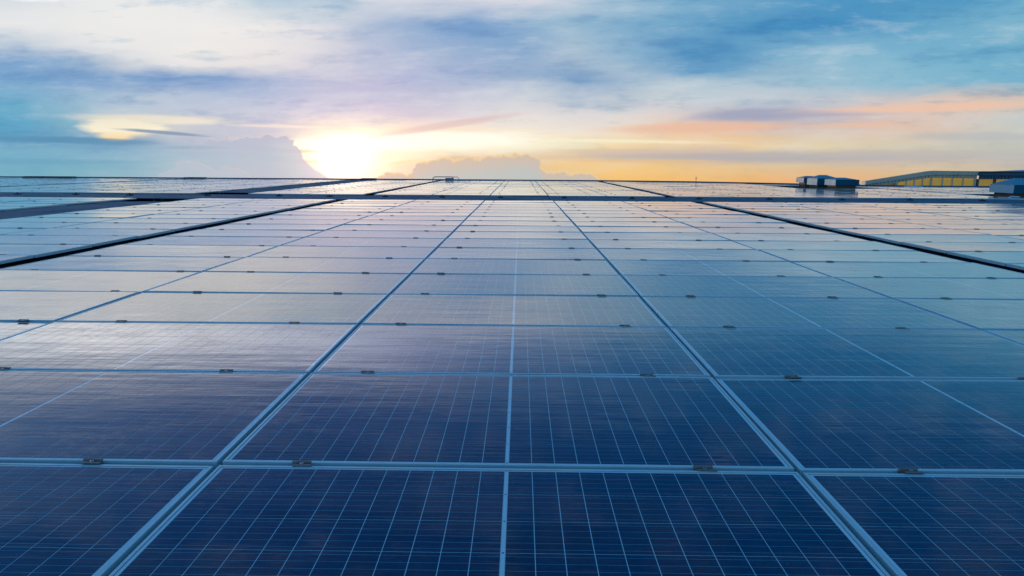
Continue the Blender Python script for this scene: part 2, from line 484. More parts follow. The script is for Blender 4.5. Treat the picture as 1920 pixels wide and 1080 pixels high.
M_FRAME = metal('anodised_aluminium', (0.58, 0.80, 0.86), 0.34, 0.3, 0.25, 5.0)
M_SEAL = metal('grey_sealant', (0.06, 0.07, 0.075), 0.7, 0.0, 0.3, 9.0)
M_CLAMP = metal('clamp_aluminium', (0.23, 0.215, 0.21), 0.42, 0.5, 0.4, 30.0)
M_BOLT = metal('zinc_bolt', (0.78, 0.79, 0.80), 0.25, 1.0, 0.2, 60.0)
M_DARK = metal('dark_socket', (0.02, 0.02, 0.025), 0.6, 0.0, 0.2)
M_RAIL = metal('dull_rail', (0.16, 0.17, 0.18), 0.5, 0.8, 0.3)
M_ROOF = metal('blue_roof_sheet', (0.050, 0.125, 0.20), 0.6, 0.0, 0.55, 1.1, (1.0, 0.25, 1.0), True)
M_DECK = metal('blue_deck_sheet', (0.040, 0.150, 0.220), 0.6, 0.0, 0.5, 0.9, (1.0, 1.0, 1.0), True)
M_RIDGE = metal('blue_grey_flashing', (0.06, 0.085, 0.12), 0.5, 0.0, 0.4)
M_HOODB = metal('ventilator_blue', (0.010, 0.13, 0.21), 0.6, 0.0, 0.35, 2.0, matte=True)
M_HOODL = metal('ventilator_sunlit_side', (0.62, 0.70, 0.72), 0.7, 0.0, 0.3, 2.0, matte=True)  # paler copy for the left hood faces, sunlight put into the colour
M_HOODT = metal('ventilator_top_blue', (0.14, 0.37, 0.48), 0.6, 0.0, 0.35, 2.0, matte=True)
M_BROWN = metal('rusty_curb', (0.20, 0.115, 0.07), 0.8, 0.0, 0.6, 3.0)
M_BEIGE = metal('beige_cladding', (0.84, 0.70, 0.52), 0.6, 0.0, 0.35, 0.7, (1.0, 1.0, 0.3))
M_TEAL = metal('teal_shaded_cladding', (0.055, 0.150, 0.215), 0.5, 0.0, 0.4, 0.7, (1.0, 1.0, 0.3))  # blue tone stands in for shading on the wall facing another way
M_SKYB = metal('pale_blue_roofing', (0.15, 0.42, 0.55), 0.45, 0.0, 0.3, 0.5)
M_PIPE = metal('grey_pipe', (0.30, 0.28, 0.32), 0.5, 0.4, 0.4, 6.0)
M_WHITE = metal('white_plastic', (0.72, 0.75, 0.80), 0.4, 0.0, 0.2, 8.0)
M_CABLE = metal('black_cable', (0.03, 0.03, 0.05), 0.5, 0.0, 0.2, 8.0)
M_WALL = metal('factory_wall_sheet', (0.34, 0.36, 0.36), 0.7, 0.0, 0.4, 0.4)

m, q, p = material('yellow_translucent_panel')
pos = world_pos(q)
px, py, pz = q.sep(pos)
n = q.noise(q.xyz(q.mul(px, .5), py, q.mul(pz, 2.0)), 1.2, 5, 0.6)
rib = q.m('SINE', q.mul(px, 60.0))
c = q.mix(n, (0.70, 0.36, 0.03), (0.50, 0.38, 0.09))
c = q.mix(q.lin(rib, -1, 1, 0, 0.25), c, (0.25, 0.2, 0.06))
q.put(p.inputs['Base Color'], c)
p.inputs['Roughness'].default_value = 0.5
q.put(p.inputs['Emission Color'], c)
p.inputs['Emission Strength'].default_value = 0.35      # emission stands in for sunlight coming through the panels
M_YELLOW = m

m, q, p = material('ground_earth')
n = q.noise(world_pos(q), 0.02, 8, 0.6)
q.put(p.inputs['Base Color'], q.mix(n, (0.05, 0.07, 0.035), (0.12, 0.11, 0.08)))
p.inputs['Roughness'].default_value = 0.9
M_GROUND = m


# ================================================================== mesh helpers
class MB:
    def __init__(self):
        self.v = []; self.f = []; self.mi = []; self.uv = []; self.s = []

    def face(self, pts, mi=0, uv=None, smooth=False):
        b = len(self.v)
        self.v += [tuple(p) for p in pts]
        self.f.append(tuple(range(b, b + len(pts))))
        self.mi.append(mi)
        self.s.append(smooth)
        self.uv += uv if uv else [(0, 0)] * len(pts)

    def box(self, x0, x1, y0, y1, z0, z1, mi=0, bottom=True):
        a = [(x0, y0, z0), (x1, y0, z0), (x1, y1, z0), (x0, y1, z0), (x0, y0, z1), (x1, y0, z1), (x1, y1, z1), (x0, y1, z1)]
        F = [(4, 5, 6, 7), (0, 1, 5, 4), (1, 2, 6, 5), (2, 3, 7, 6), (3, 0, 4, 7)]
        if bottom:
            F.append((3, 2, 1, 0))
        for f in F:
            self.face([a[i] for i in f], mi)

    def bevel_box(self, x0, x1, y0, y1, z0, z1, c, mi=0):
        """box with chamfered top edges"""
        lo = [(x0, y0, z0), (x1, y0, z0), (x1, y1, z0), (x0, y1, z0)]
        md = [(x0, y0, z1 - c), (x1, y0, z1 - c), (x1, y1, z1 - c), (x0, y1, z1 - c)]
        tp = [(x0 + c, y0 + c, z1), (x1 - c, y0 + c, z1), (x1 - c, y1 - c, z1), (x0 + c, y1 - c, z1)]
        self.face(tp, mi)
        self.face(lo[::-1], mi)
        for i in range(4):
            j = (i + 1) % 4
            self.face([lo[i], lo[j], md[j], md[i]], mi)
            self.face([md[i], md[j], tp[j], tp[i]], mi)

    def prism(self, poly, y0, y1, mi=0, dz=0.0):
        """polygon in x-z (counter-clockwise seen from -y) extruded from y0 to y1"""
        self.face([(x, y0, z) for x, z in poly], mi)
        self.face([(x, y1, z + dz) for x, z in reversed(poly)], mi)
        n = len(poly)
        for i in range(n):
            (xa, za), (xb, zb) = poly[i], poly[(i + 1) % n]
            self.face([(xb, y0, zb), (xa, y0, za), (xa, y1, za + dz), (xb, y1, zb + dz)], mi)

    def tube(self, pts, r, n=8, mi=0):
        P = [Vector(p) for p in pts]
        rings = []
        for i, p in enumerate(P):
            d = (P[min(i + 1, len(P) - 1)] - P[max(i - 1, 0)]).normalized()
            a = d.orthogonal().normalized() if i == 0 else (rings[-1][1] - d * rings[-1][1].dot(d)).normalized()
            b = d.cross(a)
            rings.append(([p + (a * math.cos(t) + b * math.sin(t)) * r for t in (2 * math.pi * k / n for k in range(n))], a))
        for i in range(len(P) - 1):
            A, B = rings[i][0], rings[i + 1][0]
            for k in range(n):
                j = (k + 1) % n
                self.face([A[k], A[j], B[j], B[k]], mi, None, True)
        self.face(rings[0][0][::-1], mi)
        self.face(rings[-1][0], mi)

    def mesh(self, name, mats):
        me = bpy.data.meshes.new(name)
        me.from_pydata(self.v, [], self.f)
        for mt in mats:
            me.materials.append(mt)
        me.polygons.foreach_set('material_index', self.mi)
        me.polygons.foreach_set('use_smooth', self.s)
        l = me.uv_layers.new(name='UVMap')
        l.data.foreach_set('uv', [c for t in self.uv for c in t])
        me.update()
        return me


ROOFTOP = []        # top-level objects given in roof coordinates


def link(name, me, parent=None, loc=(0, 0, 0), rot=(0, 0, 0), roof=True):
    o = bpy.data.objects.new(name, me)
    COL.objects.link(o)
    if parent is not None:
        o.parent = parent
    elif roof:
        ROOFTOP.append(o)
    o.location = loc
    o.rotation_euler = rot
    return o


def tag(o, label, cat=None, group=None, kind=None):
    o['label'] = label
    if cat:
        o['category'] = cat
    if group:
        o['group'] = group
    if kind:
        o['kind'] = kind
    return o


CI = CAMM.inverted()


def pix(x, y, z=0.0):
    """where a roof point falls, in 1920x1080 pixels (used only to decide what is worth a separate object)"""
    qv = CI @ Vector((x, y, z))
    if qv.z > -0.05:
        return (-9999, -9999, 0.0)
    return (960 + FPX * qv.x / -qv.z, 540 - FPX * qv.y / -qv.z, -qv.z)


# ================================================================== ground and roof
mb = MB()
NG = 48
for i in range(NG):
    a, b = 2 * math.pi * i / NG, 2 * math.pi * (i + 1) / NG
    mb.face([(0, 0, -10), (9000 * math.cos(a), 9000 * math.sin(a), -10), (9000 * math.cos(b), 9000 * math.sin(b), -10)])
o = link('ground', mb.mesh('ground', [M_GROUND]), roof=False)
tag(o, 'flat dark ground far below the factory roof', kind='structure')

RIDGE = [(-60, 42.9), (6.4, 42.9), (12.4, 41.3), (17.5, 37.6), (20.0, 35.2), (24.0, 34.6), (36, 34.6)]


def ridge_y(x):
    for (xa, ya), (xb, yb) in zip(RIDGE, RIDGE[1:]):
        if x <= xb:
            return ya + (yb - ya) * (x - xa) / (xb - xa)
    return RIDGE[-1][1]


RZ = -0.155
mb = MB()
xs = []
x = -58.0
while x < 35.0:
    xs += [(x, 0.0), (x + 0.155, 0.0), (x + 0.18, 0.028), (x + 0.225, 0.028)]
    x += 0.25
for (xa, za), (xb, zb) in zip(xs, xs[1:]):
    mb.face([(xa, -9, RZ + za), (xb, -9, RZ + zb), (xb, ridge_y(xb), RZ + zb), (xa, ridge_y(xa), RZ + za)])
    mb.face([(xa, ridge_y(xa), RZ + za), (xb, ridge_y(xb), RZ + zb), (xb, ridge_y(xb) + 30, RZ + zb - 3.2), (xa, ridge_y(xa) + 30, RZ + za - 3.2)])
ROOF = o = link('roof', mb.mesh('roof', [M_ROOF]))
tag(o, 'blue ribbed metal factory roof under the solar panels', kind='structure')
mb = MB()
mb.box(-57.9, 34.9, -8.9, -8.8, -10.5, RZ - .02)
mb.box(-57.9, -57.8, -8.8, 60, -13.5, RZ - 3.4)
mb.box(34.8, 34.9, -8.8, 60, -13.5, RZ - 3.4)
o = link('factory_wall', mb.mesh('factory_wall', [M_WALL]))
tag(o, 'grey sheet outer walls carrying the factory roof', kind='structure')

# ridge flashing along the skyline
mb = MB()
for (xa, ya), (xb, yb) in zip(RIDGE, RIDGE[1:]):
    for (p, qq, z1, z2) in ((-0.30, 0.0, RZ + 0.06, RZ + 0.21), (0.0, 0.30, RZ + 0.21, RZ + 0.06)):
        mb.face([(xa, ya + p, z1), (xb, yb + p, z1), (xb, yb + qq, z2), (xa, ya + qq, z2)])
    mb.face([(xa, ya - .30, RZ - .01), (xb, yb - .30, RZ - .01), (xb, yb - .30, RZ + .06), (xa, ya - .30, RZ + .06)])
link('ridge_cap', mb.mesh('ridge_cap', [M_RIDGE]), ROOF)

# ================================================================== solar panels
PX, PY = 2.03, 1.022
W, D = 2.009, 0.998
LIP = 0.0105


def ring(mb, x, y, z):
    return [(-x, -y, z), (x, -y, z), (x, y, z), (-x, y, z)]


def frame_into(mb, mi=0):
    L = [(W / 2 - .004, D / 2 - .004, -.035), (W / 2, D / 2, -.034), (W / 2, D / 2, -.001), (W / 2 - .001, D / 2 - .001, 0), (W / 2 - LIP, D / 2 - LIP, 0), (W / 2 - LIP - .0004, D / 2 - LIP - .0004, -.0026)]
    rs = [ring(mb, *t) for t in L]
    for A, B in zip(rs, rs[1:]):
        for i in range(4):
            j = (i + 1) % 4
            mb.face([A[i], A[j], B[j], B[i]], mi)


def seal_into(mb, mi=0):
    A = ring(mb, W / 2 - LIP - .0004, D / 2 - LIP - .0004, -.0018)
    B = ring(mb, W / 2 - LIP - .0020, D / 2 - LIP - .0020, -.0019)
    for i in range(4):
        j = (i + 1) % 4
        mb.face([A[i], A[j], B[j], B[i]], mi)


def sheet_into(mb, mi=0):
    x, y = W / 2 - LIP + .001, D / 2 - LIP + .001
    P = [(-x, -y, -.0022), (x, -y, -.0022), (x, y, -.0022), (-x, y, -.0022)]
    mb.face(P, mi, [(a, b) for a, b, _ in P])


mb = MB(); frame_into(mb); seal_into(mb, 1); ME_FRAME = mb.mesh('frame', [M_FRAME, M_SEAL])
mb = MB(); sheet_into(mb); ME_SHEET = mb.mesh('cell_sheet', [M_SHEET])
mb = MB(); sheet_into(mb); ME_BACK = mb.mesh('white_sheet', [M_BACK])
mb = MB()
a, b, h = CW / 2, RW / 2, .0005
P = [(-a, -b, h), (a, -b, h), (a, b, h), (-a, b, h)]
mb.face(P, 0, [(s, t) for s, t, _ in P])
lo = [(s, t, 0) for s, t, _ in P]
for i in range(4):
    j = (i + 1) % 4
    mb.face([lo[i], lo[j], P[j], P[i]], 0, [(lo[i][0], lo[i][1]), (lo[j][0], lo[j][1]), (P[j][0], P[j][1]), (P[i][0], P[i][1])])
ME_CELL = mb.mesh('cell', [M_CELL])

ORD = ['', 'first', 'second', 'third', 'fourth', 'fifth', 'sixth', 'seventh', 'eighth', 'ninth', 'tenth', 'eleventh', 'twelfth', 'thirteenth', 'fourteenth',
       'fifteenth', 'sixteenth', 'seventeenth', 'eighteenth', 'nineteenth', 'twentieth', 'twenty-first', 'twenty-second', 'twenty-third']
MIDDLE = ['second column left of the middle one', 'column just left of the middle one', 'middle column', 'column just right of the middle one', 'second column right of the middle one']
# name, left edge, columns, phrase for a column, phrase for the block
BLOCKS = [('central', -4.06, 5, lambda c: MIDDLE[c]),
          ('left', -8.48, 2, lambda c: ['outer column', 'inner column'][c] + ' beyond the left gap'),
          ('right', 6.44, 6, lambda c: ORD[c + 1] + ' column right of the right gap'),
          ('far_left', -20.55, 5, lambda c: ORD[5 - c] + ' column left of the blue walkway'),
          ('outer_left', -31.45, 5, lambda c: ORD[5 - c] + ' column of the outer left block'),
          ('edge_left', -42.0, 5, lambda c: ORD[5 - c] + ' column of the last left block'),
          ('far_right', 18.98, 6, lambda c: ORD[c + 1] + ' column beyond the second right gap')]
CLAMPX = {'central': [(0.37, 1.80), (0.46, 1.60), (0.29, 1.71), (0.40, 1.54), (0.43, 1.50)]}
FAR0 = 20.75
VENTS = [(16.95, 30.75, 1.15, 1.15), (16.85, 32.55, 1.15, 1.2), (16.9, 34.35, 1.0, 1.0), (20.50, 23.7, 1.55, 1.3)]
panels, clamps = [], []
for bi, (bname, X0, nc, colf) in enumerate(BLOCKS):
    for c in range(nc):
        cx = X0 + PX * (c + .5)
        rows = [(n, (n - .5) * PY, 0) for n in range(-1, 18)] + [(n, FAR0 + (n - .5) * PY, 1) for n in range(1, 22)]
        ok = {}
        for n, cy, far in rows:
            if bname in ('outer_left', 'edge_left') and cy < 8: continue
            if bname == 'far_right' and cy < 12: continue
            if cy + .62 > min(ridge_y(cx - 1), ridge_y(cx + 1)) - .35: continue
            if any(abs(cx - vx) < 1.0 + vw / 2 + .15 and abs(cy - vy) < .5 + vd / 2 + .15 for vx, vy, vw, vd in VENTS): continue
            if bname == 'far_right' and far and n <= 4: continue
            ok[(far, n)] = cy
            sx, sy, dd = pix(cx, cy)
            inview = any(-5 < pix(cx + i * 1.0, cy + j * .5)[0] < 1925 and 300 < pix(cx + i * 1.0, cy + j * .5)[1] < 1080 for i in (-1, 0, 1) for j in (-1, 0, 1))
            if dd == 0 and not inview and cy < -1.2 and abs(cx - 1) > 4: continue
            panels.append(dict(b=bi, c=c, n=n, far=far, x=cx, y=cy, d=dd if dd else 3.0, vis=inview))
        cxs = CLAMPX.get(bname, [(0.40 + .05 * ((c * 7) % 3), 1.56 + .05 * ((c * 5) % 3)) for c in range(nc)])[c]
        for (far, n), cy in ok.items():
            for k, off in enumerate(cxs):
                yy = cy + PY / 2
                xx = X0 + PX * c + off
                sx, sy, dd = pix(xx, yy)
                clamps.append(dict(b=bi, c=c, n=n, far=far, k=k, x=xx, y=yy, d=dd if dd else 3.0, vis=(-3 < sx < 1923 and 300 < sy < 1082), end=((far, n + 1) not in ok)))

random.seed(3)
for p_ in panels:
    s = 0.19
    p_['rot'] = (R(random.gauss(0, s)), R(random.gauss(0, s * .8)), 0)
    p_['dz'] = random.uniform(-.0012, .0012)
panels.sort(key=lambda t: (not t['vis'], t['d'] ** 3))
single = [t for t in panels[:300] if t['vis']]
rest = [t for t in panels if t not in single]
FULL = [t for t in single if t['b'] == 0 and not t['far'] and t['y'] < 1.9]


def row_phrase(t):
    if t['far']:
        return ORD[t['n']] + ' row past the cross walkway'
    return {-1: 'row under the camera', 0: 'nearest row', 1: 'second row'}.get(t['n'], ORD[min(t['n'] + 1, 23)] + ' row')


for t in single:
    r_ = link('solar_panel', None, None, (t['x'], t['y'], t['dz']), t['rot'])
    r_.empty_display_size = 0.2
    bn_ = BLOCKS[t['b']]
    tag(r_, 'blue solar panel, ' + row_phrase(t) + ', ' + bn_[3](t['c']), 'solar panel', 'solar panels laid in rows on the roof')
    link('frame', ME_FRAME, r_)
    if t in FULL:
        sh = link('white_sheet', ME_BACK, r_)
        for i in range(24):
            side = -1 if i < 12 else 1
            k = (11 - i) if i < 12 else (i - 12)
            x = side * (HS + CP * k + CW / 2)
            for j in range(6):
                link('cell', ME_CELL, sh, (x, -3 * RP + RP * j + RW / 2, -.0022))
    else:
        link('cell_sheet', ME_SHEET, r_)

mb = MB()
T0 = MB(); frame_into(T0, 0); sheet_into(T0, 1)
for t in rest:
    mt = Matrix.Translation((t['x'], t['y'], t['dz'])) @ Euler(t['rot']).to_matrix().to_4x4()
    b0 = len(mb.v)
    mb.v += [tuple(mt @ Vector(vv_)) for vv_ in T0.v]
    mb.f += [tuple(b0 + i for i in f_) for f_ in T0.f]
    mb.mi += T0.mi; mb.s += T0.s; mb.uv += T0.uv
o = link('distant_solar_panels', mb.mesh('distant_solar_panels', [M_FRAME, M_SHEET]))
tag(o, 'mass of distant solar panels covering the roof up to the skyline', 'solar panels', kind='stuff')

# raised cover sheets of the walkways between the blocks
deck = link('walkway_deck', None, None, (-9.40, 0, RZ))
tag(deck, 'long blue metal walkway strip left of the second panel block', 'walkway')
deck2 = link('walkway_deck', None, None, (0, 19.0, RZ))
tag(deck2, 'blue metal walkway crossing the whole roof between near and far panels', 'walkway')
dr = random.Random(9)


def deck_sheet(w, d):
    m_ = MB()
    m_.bevel_box(-w / 2 + .004, w / 2 - .004, -d / 2 + .004, d / 2 - .004, 0, .012, .004)
    k = -w / 2 + .12
    while k < w / 2 - .1:
        m_.bevel_box(k, k + .05, -d / 2 + .03, d / 2 - .03, .012, .022, .005)
        k += .25
    m_.box(-w / 2 + .1, -w / 2 + .14, -d / 2 + .1, d / 2 - .1, -.11, 0)
    m_.box(w / 2 - .14, w / 2 - .1, -d / 2 + .1, d / 2 - .1, -.11, 0)
    return m_.mesh('cover_sheet', [M_DECK])


def deck_sheet2(w, d):
    m_ = MB()
    m_.bevel_box(-w / 2 + .004, w / 2 - .004, -d / 2 + .004, d / 2 - .004, 0, .012, .004)
    m_.box(-w / 2 + .1, -w / 2 + .14, -d / 2 + .1, d / 2 - .1, -.11, 0)
    m_.box(w / 2 - .14, w / 2 - .1, -d / 2 + .1, d / 2 - .1, -.11, 0)
    return m_.mesh('cover_sheet', [M_DECK])


MA, MC = deck_sheet2(1.62, 2.0), deck_sheet2(2.0, 2.75)
y = 2.0
while y < 41.5:
    if not (16.9 < y + 1 < 21.4):
        link('cover_sheet', MA, deck, (0, y + 1, .118), (R(dr.gauss(0, .12)), R(dr.gauss(0, .2)), 0))
    y += 2.0
x = -34.0
while x < 26:
    link('cover_sheet', MC, deck2, (x + 1, 0.02, .118), (R(dr.gauss(0, .12)), R(dr.gauss(0, .12)), 0))
    x += 2.0

# ---- clamps
mb = MB()
cw = .033
# channel between the frames and the two lips that grip them
prof = [(-.0185, .0005), (-.0185, .0038), (-.0098, .0038), (-.0060, -.0070), (.0060, -.0070), (.0098, .0058), (.0165, .0058), (.0165, .0005), (.0088, .0005), (.0075, -.0100), (-.0075, -.0100), (-.0088, .0005)]
for i in range(len(prof)):
    (ya, za), (yb, zb) = prof[i], prof[(i + 1) % len(prof)]
    sk = lambda y: 0.006 if y < 0 else -0.003
    mb.face([(-cw + sk(ya), ya, za), (-cw + sk(yb), yb, zb), (cw + sk(yb), yb, zb), (cw + sk(ya), ya, za)])
for sx in (-1, 1):
    for idx in ((0, 1, 2, 11), (2, 3, 10, 11), (3, 4, 9, 10), (4, 5, 8, 9), (5, 6, 7, 8)):
        mb.face([(sx * cw + sk(prof[i][0]), prof[i][0], prof[i][1]) for i in idx])
ME_CLAMP = mb.mesh('clamp_body', [M_CLAMP])
mb = MB()
n = 12
ro, ri, zb_, zt, zi = .0066, .0036, -.0069, .0040, -.001
for k in range(n):
    a, b = 2 * math.pi * k / n, 2 * math.pi * (k + 1) / n
    ca, sa, cb, sb = math.cos(a), math.sin(a), math.cos(b), math.sin(b)
    mb.face([(ro * ca, ro * sa, zb_), (ro * cb, ro * sb, zb_), (ro * cb, ro * sb, zt), (ro * ca, ro * sa, zt)], 0, None, True)
    mb.face([(ro * ca, ro * sa, zt), (ro * cb, ro * sb, zt), (ri * cb, ri * sb, zt), (ri * ca, ri * sa, zt)])
    mb.face([(ri * ca, ri * sa, zt), (ri * cb, ri * sb, zt), (ri * cb, ri * sb, zi), (ri * ca, ri * sa, zi)], 1)
    mb.face([(0, 0, zi), (ri * ca, ri * sa, zi), (ri * cb, ri * sb, zi)], 1)
ME_BOLT = mb.mesh('bolt', [M_BOLT, M_DARK])
clamps.sort(key=lambda t: (not t['vis'], t['d']))
random.seed(11)
for t in clamps:
    t['x'] += random.gauss(0, .012)
    t['rz'] = random.gauss(0, R(1.2))
    t['ry'] = random.gauss(0, R(.5))
csingle = [t for t in clamps[:300] if t['vis']]
crest = [t for t in clamps if t not in csingle]
for t in csingle:
    r_ = link('panel_clamp', None, None, (t['x'], t['y'], 0.0004), (0, t['ry'], t['rz']))
    r_.empty_display_size = 0.05
    rp = row_phrase(t).replace('row under the camera', 'lowest row')
    tag(r_, ('left' if t['k'] == 0 else 'right') + ' clamp behind ' + rp + ', ' + BLOCKS[t['b']][3](t['c']).replace(' of the block', ', block'), 'clamp', 'metal clamps bolted over the panel seams')
    link('clamp_body', ME_CLAMP, r_)
    link('bolt', ME_BOLT, r_)
mb = MB()
mc = MB()
for me in (ME_CLAMP, ME_BOLT):
    for p_ in me.polygons:
        mc.face([me.vertices[i].co[:] for i in p_.vertices], p_.material_index + (0 if me is ME_CLAMP else 1))
for t in crest:
    mt = Matrix.Translation((t['x'], t['y'], .0004)) @ Euler((0, t['ry'], t['rz'])).to_matrix().to_4x4()
    b0 = len(mb.v)
    mb.v += [tuple(mt @ Vector(vv_)) for vv_ in mc.v]
    mb.f += [tuple(b0 + i for i in f_) for f_ in mc.f]
    mb.mi += mc.mi; mb.s += mc.s; mb.uv += mc.uv
o = link('distant_clamps', mb.mesh('distant_clamps', [M_CLAMP, M_BOLT, M_DARK]))
tag(o, 'tiny dark clamps dotted over the distant panel seams', 'clamps', kind='stuff')

# roof anchors standing in the cross walkway
mb = MB()
mb.bevel_box(-.09, .09, -.05, .05, 0, .035, .008)
mb.tube([(0, 0, .03), (0, 0, .075)], .018, 8)
ME_ANC = mb.mesh('anchor_plate', [M_CABLE])
for k, x in enumerate((-15.6, -13.7, -11.8, -9.3, -6.9, -5.2, -3.4, -1.5, .4, 2.5, 4.7, 6.9, 9.2, 11.5, 13.8, 16.1)):
    o = link('roof_anchor', ME_ANC, None, (x, 19.45 + .1 * math.sin(k * 2.3), -.023))
    if x < 1: ph = ORD[sum(1 for a_ in (-15.6, -13.7, -11.8, -9.3, -6.9, -5.2, -3.4, -1.5, .4) if a_ >= x)] + ' one left of the middle column'
    else: ph = ORD[sum(1 for a_ in (2.5, 4.7, 6.9, 9.2, 11.5, 13.8, 16.1) if a_ <= x)] + ' one right of the middle column'
    tag(o, 'small dark anchor on the blue cross walkway, ' + ph, 'anchor', 'roof anchors in the cross walkway')

# ================================================================== roof ventilators
def ventilator(x, y, w, d, hz0, hz1, apex, base_in, label):
    """hip-topped square hood on a curb; the origin stands on the roof sheet"""
    r_ = link('roof_ventilator', None, None, (x, y, RZ + .005))
    tag(r_, label, 'ventilator', 'box ventilators on the right of the roof')
    m1 = MB()
    m1.box(-w / 2 + base_in, w / 2 - base_in, -d / 2 + base_in, d / 2 - base_in, 0, hz0 + .02, 0)
    link('curb', m1.mesh('curb', [M_BROWN]), r_)
    m2 = MB()
    cr = [(-w / 2, -d / 2), (w / 2, -d / 2), (w / 2, d / 2), (-w / 2, d / 2)]
    for i, mi in ((0, 0), (1, 0), (2, 0), (3, 1)):
        (xa, ya), (xb, yb) = cr[i], cr[(i + 1) % 4]
        m2.face([(xa, ya, hz0), (xb, yb, hz0), (xb, yb, hz1), (xa, ya, hz1)], mi)
        m2.face([(xa, ya, hz0), (xa * .96, ya * .96, hz0 + .04), (xb * .96, yb * .96, hz0 + .04), (xb, yb, hz0)], mi)
    m2.face([(a_ * .96, b_ * .96, hz0 + .04) for a_, b_ in cr][::-1], 0)
    link('hood', m2.mesh('hood', [M_HOODB, M_HOODL]), r_)
    m3 = MB()
    e = .008
    ce = [(-w / 2 - e, -d / 2 - e), (w / 2 + e, -d / 2 - e), (w / 2 + e, d / 2 + e), (-w / 2 - e, d / 2 + e)]
    tp = [(-w * .22, 0, apex), (w * .12, 0, apex)]
    m3.face([(*ce[0], hz1 - .012), (*ce[1], hz1 - .012), tp[1], tp[0]])
    m3.face([(*ce[1], hz1 - .012), (*ce[2], hz1 - .012), tp[1]])
    m3.face([(*ce[2], hz1 - .012), (*ce[3], hz1 - .012), tp[0], tp[1]])
    m3.face([(*ce[3], hz1 - .012), (*ce[0], hz1 - .012), tp[0]])
    m3.face([(*c_, hz1 - .012) for c_ in ce][::-1])
    link('hood_top', m3.mesh('hood_top', [M_HOODT]), r_)


ventilator(*VENTS[0], .30, .58, .67, .10, 'blue box ventilator nearest in the cluster of three, dark blue front')
ventilator(*VENTS[1], .26, .60, .77, .10, 'middle ventilator of the cluster of three, tallest pale hood top')
ventilator(*VENTS[2], .34, .60, .69, .12, 'leftmost ventilator of the cluster of three, above a brown curb')
ventilator(*VENTS[3], .24, .56, .80, .12, 'pale blue box ventilator alone at the right end of the walkway')

# ================================================================== clerestory hall on the right
BY = 62.0
BD = BY + 2.12


def bx(px_): return (px_ - 976.3) / FPX * BD + 1.0545 - 0.0


def bz(px_, py_): return 1.035 - (py_ - 309.3 - 0.0063 * (px_ - 976.3)) / FPX * BD * 1.0 + 0.0


def slab(name, parent, quad, y0, y1, mat):
    """outline in photo measure -> board of real thickness standing at the wall"""
    m_ = MB()
    m_.prism([(bx(a), bz(a, b)) for a, b in quad], y0, y1, 0, -math.tan(TILT) * (y1 - y0) * 1.3)
    return link(name, m_.mesh(name, [mat]), parent)


def ribbed(name, parent, top, bot, y0, mat, pitch=.33):
    """vertical ribbed cladding between two sloping lines"""
    m_ = MB()
    xa, xb = bx(top[0][0]), bx(top[1][0])
    n_ = max(2, int((xb - xa) / pitch))
    def zt_(x):
        s_ = (x - xa) / (xb - xa)
        return bz(*top[0]) * (1 - s_) + bz(*top[1]) * s_
    def zb2(x):
        s_ = (x - xa) / (xb - xa)
        return bz(*bot[0]) * (1 - s_) + bz(*bot[1]) * s_
    w_ = (xb - xa) / n_
    for i in range(n_):
        pts = [(xa + w_ * (i + s_), y0 - o_) for s_, o_ in ((0, 0), (.5, 0), (.6, .09), (.9, .09), (1.0, 0))]
        for (x1, ya_), (x2, yb_) in zip(pts, pts[1:]):
            m_.face([(x1, ya_, zb2(x1)), (x2, yb_, zb2(x2)), (x2, yb_, zt_(x2)), (x1, ya_, zt_(x1))])
    return link(name, m_.mesh(name, [mat]), parent)


hall = link('beige_hall', None, None, (0, BY, 0))
tag(hall, 'long beige hall with yellow side windows and a roofline falling to the left', 'building')
slab('fascia', hall, [(1728, 327), (1728, 319.7), (1609, 338.8), (1609, 345)][::-1], -.15, .7, M_BEIGE)
slab('fascia', hall, [(1812, 327.5), (1812, 320.7), (1728, 319.7), (1728, 327)][::-1], -.16, .7, M_BEIGE)
ribbed('cladding', hall, [(1609, 345), (1728, 327)], [(1609, 350), (1728, 332.6)], 0.0, M_BEIGE)
ribbed('cladding', hall, [(1728, 327), (1812, 327.5)], [(1728, 332.6), (1812, 334)], 0.0, M_BEIGE)
slab('wall', hall, [(1812, 334), (1728, 332.6), (1640, 345), (1640, 400), (1812, 400)], .40, 6, M_BEIGE)


def top_at(x):
    return 332.6 + (x - 1728) / (1609 - 1728) * (350 - 332.6) if x < 1728 else 332.6 + (x - 1728) / 84 * 1.4


posts = [(1667, 1670.5), (1684, 1686), (1699, 1701), (1713.8, 1715.8), (1728.5, 1732), (1750, 1752), (1768, 1770), (1787.5, 1789.5), (1808, 1812)]
for a, b in posts:
    slab('post', hall, [(a, top_at(a)), (a, 356), (b, 356), (b, top_at(b))], -.02, .38, M_BEIGE)
for (a0, a), (b, b0) in zip(posts, posts[1:]):
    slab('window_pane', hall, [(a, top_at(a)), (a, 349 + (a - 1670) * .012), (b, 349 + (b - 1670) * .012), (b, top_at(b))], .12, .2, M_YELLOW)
slab('sill', hall, [(1666, 348.9), (1666, 350.2), (1812, 352.0), (1812, 350.6)], -.1, .39, M_WHITE)

